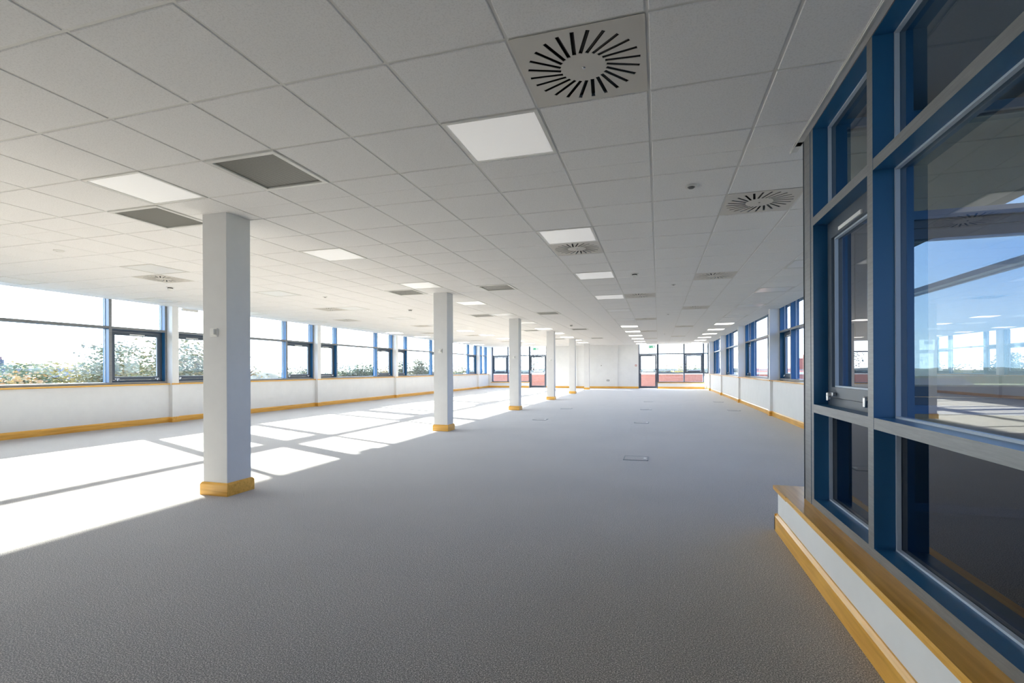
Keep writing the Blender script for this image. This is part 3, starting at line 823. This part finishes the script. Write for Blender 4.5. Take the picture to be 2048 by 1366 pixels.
tag(MB().box(0.93, 1.2, YBACK, 3.6, H + 0.06, H + 0.2).build('trim_6', M['soffit']), 'dark closer panel above the near glazed screen', 'trim', kind='structure')

# ================================================================== outside: terrace, roof deck, ground
tag(MB().box(1.08, 6.5, YBACK - 3, 3.42, -0.30, -0.06).build('roof_deck', M['roofdeck']), 'dark flat roof outside the near glazed screen', 'roof', kind='structure')
tag(MB().box(-14, 9, 31.0, 36.0, -0.3, -0.05).build('terrace_floor', M['terrace']), 'paved terrace beyond the far doors', 'terrace', kind='structure')
pr = tag(empty('terrace_parapet'), 'red rendered parapet wall with pale coping beyond the far glazed screens', 'parapet', kind='structure')
MB().box(-14, 9, 34.6, 34.9, -0.05, 0.80).build('wall_face', M['terracotta'], pr)
MB().box(-14, 9, 34.54, 34.96, 0.80, 0.93).build('coping', M['coping'], pr)
rl = MB(); rl.tube((-14, 34.75, 1.08), (9, 34.75, 1.08), 0.025, 0.025, 8)
rl.build('handrail', M['rail'], pr)
for x in range(-13, 9, 2):
    MB().tube((x, 34.75, 0.93), (x, 34.75, 1.08), 0.018, 0.018, 8).build('rail_post', M['rail'], pr)
ZG = -7.0
gd = MB(); gd.v = [(-1500, -600, ZG), (1500, -600, ZG), (1500, 2500, ZG), (-1500, 2500, ZG)]; gd.f = [(0, 1, 2, 3)]; gd.m = [0]
tag(gd.build('ground', M['grass']), 'wide open grass and fields around the building', 'ground', kind='structure')
fd = MB(); fd.v = [(14, 20, ZG + 0.05), (1400, -200, ZG + 0.05), (1400, 2300, ZG + 0.05), (14, 2300, ZG + 0.05)]; fd.f = [(0, 1, 2, 3)]; fd.m = [0]
tag(fd.build('field', M['stubble']), 'pale stubble field beyond the right-hand windows', 'field', kind='structure')
tag(MB().box(-11.1, 3.3, YBACK - 0.3, 31.0, ZG, -0.12).build('building_base', M['brick']), 'lower storey of the building under the office', 'building', kind='structure')

# distant hill and woods
def ridge(name, pts, depth, m, lab):
    mb = MB(); n = len(pts)
    d = Vector((pts[-1][1] - pts[0][1], -(pts[-1][0] - pts[0][0]), 0)).normalized() * depth
    cols_ = []
    for x, y, z in pts:
        h = z - ZG
        cols_.append([(x - d.x * 0.5, y - d.y * 0.5, ZG), (x - d.x * 0.2, y - d.y * 0.2, ZG + h * 0.8), (x, y, z), (x + d.x * 0.2, y + d.y * 0.2, ZG + h * 0.8), (x + d.x * 0.5, y + d.y * 0.5, ZG)])
    for c in cols_: mb.v += c
    for i in range(n - 1):
        for k in range(4): mb.f.append((i * 5 + k, i * 5 + k + 1, i * 5 + 6 + k, i * 5 + 5 + k)); mb.m.append(0)
    o = mb.build(name, m, None, smooth=True)
    return tag(o, lab, 'hill', kind='structure')
pts = []
for k in range(140):
    a = k / 139
    x, y = -182 + 18 * a, -90 + 260 * a
    z = 1.5 + 2.3 * math.exp(-((y - 97) / 7) ** 2) + 0.25 * math.sin(k * 1.7) + 0.3 * random.random()
    pts.append((x, y, z))
ridge('hill', pts, 60, M['woodland'], 'low wooded hill on the skyline beyond the left windows')
pts = []
for k in range(90):
    a = k / 89
    pts.append((-130 + 460 * a, 330 - 60 * a + 40 * math.sin(a * 3), 0.9 + 0.8 * random.random()))
ridge('woodland_belt', pts, 24, M['woodland'], 'long dark belt of woodland on the skyline beyond the right windows')

# ------------------------------------------------------------------ trees
def tree(name, lab, x, y, top, crown, m, n=420, leaf=0.16, sparse=0.0, z0=ZG, group='trees outside the left windows', conical=False):
    r = empty(name, (x, y, z0))
    top += 0.22
    ht = top - z0
    t = MB(); rnd = random.Random(int(x * 13 + y * 7 + top * 100))
    base = ht * 0.45
    t.tube((0, 0, 0), (0.1, 0.05, base), 0.16, 0.11, 7); t.tube((0.1, 0.05, base), (0, 0, ht * 0.96), 0.10, 0.015, 6)
    tips = []
    for k in range(16):
        a = rnd.uniform(0, 2 * PI); h = rnd.uniform(0.35, 0.95) * ht
        frac = (h / ht - 0.3) / 0.7
        rad = crown * (1 - 0.75 * frac if conical else math.sqrt(max(0.1, 1 - (2 * frac - 0.85) ** 2 * 0.7))) * rnd.uniform(0.5, 0.95)
        tip = Vector((rad * math.cos(a), rad * math.sin(a), min(h + rad * 0.25, ht)))
        t.tube((0.05, 0.02, h - rad * 0.3), tip, 0.045, 0.008, 5); tips.append(tip)
    tips.append(Vector((0, 0, ht * 0.97)))
    t.build('trunk', M['bark'], r)
    f = MB()
    n = int(n * (4.0 if sparse else 9.0)); leaf *= 0.62
    for k in range(n):
        c = rnd.choice(tips) * 1.0
        s = crown * (0.22 if sparse else 0.34)
        p = c + Vector((rnd.gauss(0, s), rnd.gauss(0, s), rnd.gauss(0, s * 0.75)))
        if p.z > ht * 1.0: p.z = ht * rnd.uniform(0.9, 1.0)
        if p.z < ht * 0.25: p.z = ht * 0.3
        if k % 5 < 2:
            a = rnd.uniform(0, 6.28); rr = crown * math.sqrt(rnd.random()) * 0.95
            p = Vector((rr * math.cos(a), rr * math.sin(a), ht - rnd.uniform(0.75, 2.4) - 0.25 * rr))
        q = Matrix.Rotation(rnd.uniform(0, 6.28), 3, 'Z') @ Matrix.Rotation(rnd.uniform(0, 6.28), 3, 'X')
        l = leaf * rnd.uniform(0.6, 1.3); b = len(f.v)
        for dx, dy, dz in ((-0.5, 0, 0), (0, -0.3, 0.05), (0.55, 0, 0), (0, 0.3, 0.05)):
            f.v.append(tuple(p + q @ Vector((dx * l, dy * l, dz * l))))
        f.f.append((b, b + 1, b + 2, b + 3)); f.m.append(0)
    f.build('foliage', m, r)
    return tag(r, lab, 'tree', group)
M['leaf_pale'] = leafmat('leaf_pale', (0.30, 0.40, 0.36), (0.42, 0.50, 0.46))
G, GR, YE, OR_ = M['leaf_green'], M['leaf_grey'], M['leaf_yellow'], M['leaf_orange']
tree('slender_tree', 'slender grey-green tree behind the first mullion of the left windows', -26.3, 18.1, 2.3, 1.5, GR, 700, 0.26)
tree('tall_tree', 'tall open-crowned tree filling the pane before the first left pilaster', -19.0, 15.4, 2.35, 1.7, GR, 900, 0.22)
tree('leafy_tree', 'rounded green tree just behind the first left pilaster', -17.9, 15.7, 1.95, 1.5, GR, 900, 0.20)
tree('small_tree', 'small sparse tree just right of the first column', -16.9, 17.2, 1.55, 0.9, GR, 260, 0.16, sparse=1)
tree('yellow_tree', 'yellow autumn tree at the left edge of the picture', -27.0, 14.3, 0.95, 1.6, OR_, 700, 0.28)
tree('yellow_tree', 'broad yellow autumn tree left of the slender tree', -29.6, 18.7, 1.45, 2.0, YE, 900, 0.30)
tree('yellow_tree', 'golden shrubby tree below the slender tree', -27.6, 19.0, 0.95, 1.4, YE, 600, 0.26)
tree('leafy_tree', 'pale green tree in front of the roof at the left edge', -30.5, 16.6, 1.35, 1.5, G, 700, 0.28)
tree('leafy_tree', 'low green tree between the yellow trees', -31.5, 17.9, 1.0, 1.5, G, 600, 0.30)
tree('orange_tree', 'orange-tinged tree between the first mullion and first pilaster', -28.2, 20.8, 1.30, 1.6, OR_, 700, 0.28)
tree('leafy_tree', 'pale green tree right of the orange-tinged tree', -28.4, 22.3, 1.2, 1.5, G, 600, 0.28)
n_ = 0
for (x, y, top, cr, m_) in ((-38.8, 45.5, 1.25, 1.3, GR), (-38.0, 46.6, 1.40, 1.2, GR), (-34.6, 48.9, 1.75, 1.4, GR), (-33.6, 49.8, 1.55, 1.5, G), (-32.8, 50.2, 2.0, 1.3, GR),
                            (-32.1, 50.7, 1.7, 1.2, G), (-30.6, 51.6, 1.7, 1.2, OR_), (-29.3, 52.4, 1.95, 1.3, GR), (-27.5, 53.3, 2.25, 1.0, GR), (-26.9, 53.6, 2.2, 1.0, GR), (-26.2, 54.2, 1.6, 1.2, G),
                            (-22.6, 55.6, 1.6, 1.4, GR), (-24.2, 55.0, 1.3, 1.4, YE)):
    tree('distant_tree', f'hazy distant tree beyond the left windows, {ORD[n_]} right of the first column', x, y, top, cr, m_, 420, 0.30); n_ += 1
tree('birch_tree', 'tall pale tree behind the left-hand far exit door', -11.4, 46.0, 3.6, 2.6, M['leaf_pale'], 150, 0.26, group='trees beyond the far terrace')
tree('bare_tree', 'thin bare-branched tree behind the right-hand far glazed screen', 0.9, 60.0, 2.05, 2.4, GR, 140, 0.22, sparse=1, group='trees beyond the far terrace')
tree('yellow_tree', 'yellowish tree behind the right-hand far casement', 2.4, 60.0, 1.75, 1.1, YE, 420, 0.28, group='trees beyond the far terrace')
tree('leafy_tree', 'low green trees behind the right-hand far casement', 4.0, 60.0, 1.5, 1.8, G, 600, 0.28, group='trees beyond the far terrace')

# ------------------------------------------------------------------ buildings
def house(name, lab, cx, cy, lx, ly, wall_h, roof_h, rz, wm, rm, chim=False, eave=0.3, windows=0, cat='building'):
    r = empty(name, (cx, cy, ZG), rz)
    MB().box(-lx, lx, -ly, ly, 0, wall_h).build('walls', wm, r)
    mb = MB(); e = eave
    mb.prism([(-ly - e, wall_h - 0.1), (ly + e, wall_h - 0.1), (0, wall_h + roof_h)], 0, -lx - e, lx + e)
    mb.build('roof', rm, r)
    if chim:
        c = MB(); c.box(-0.6, 0.6, -0.35, 0.35, wall_h, wall_h + roof_h + 1.1); c.build('chimney', wm, r)
        for s in (-0.3, 0.3): MB().lathe([(0.14, wall_h + roof_h + 1.1), (0.12, wall_h + roof_h + 1.5), (0, wall_h + roof_h + 1.5)], 10, s, 0).build('chimney_pot', M['terracotta'], r)
    for k in range(windows):
        x = -lx + (k + 0.5) * 2 * lx / windows
        MB().box(x - 0.5, x + 0.5, -ly - 0.03, -ly + 0.02, wall_h * 0.55, wall_h * 0.8).build('window', M['roof'], r)
    return tag(r, lab, cat)
house('house', 'grey-roofed house with a chimney at the left edge beyond the trees', -80.5, 42.0, 7, 4, 6.6, 2.0, math.radians(60), M['roof'], M['roof'], True, windows=4)
house('house', 'small grey roof among the yellow trees at the left', -52.5, 30.3, 3.2, 2.2, 5.8, 1.7, math.radians(60), M['clad'], M['roof'], windows=2)
house('brick_house', 'red brick house beyond the second right-hand window bay', 15.2, 62.0, 5, 4, 6.4, 1.8, 0.2, M['brick'], M['terracotta'], True, windows=4)
house('house', 'low grey-roofed house beyond the first right-hand window bay', 28.5, 68.0, 5, 4, 5.2, 1.8, 0.3, M['clad'], M['roof'], False, windows=4)
house('long_barn', 'long white building on the horizon beyond the near glazed screen', 365.0, 640.0, 15, 8, 6.6, 1.4, -0.45, M['clad'], M['clad'], False, windows=8)
house('warehouse', 'low grey-roofed warehouse beyond the near glazed screen', 30.0, 44.0, 12, 8, 4.4, 1.2, 0.9, M['clad'], M['roof'], False, eave=0.5, windows=8)
house('warehouse', 'flat grey shed left of the warehouse beyond the near glazed screen', 42.0, 84.0, 9, 6, 4.8, 0.9, 0.35, M['clad'], M['roof'], False, eave=0.5, windows=6)
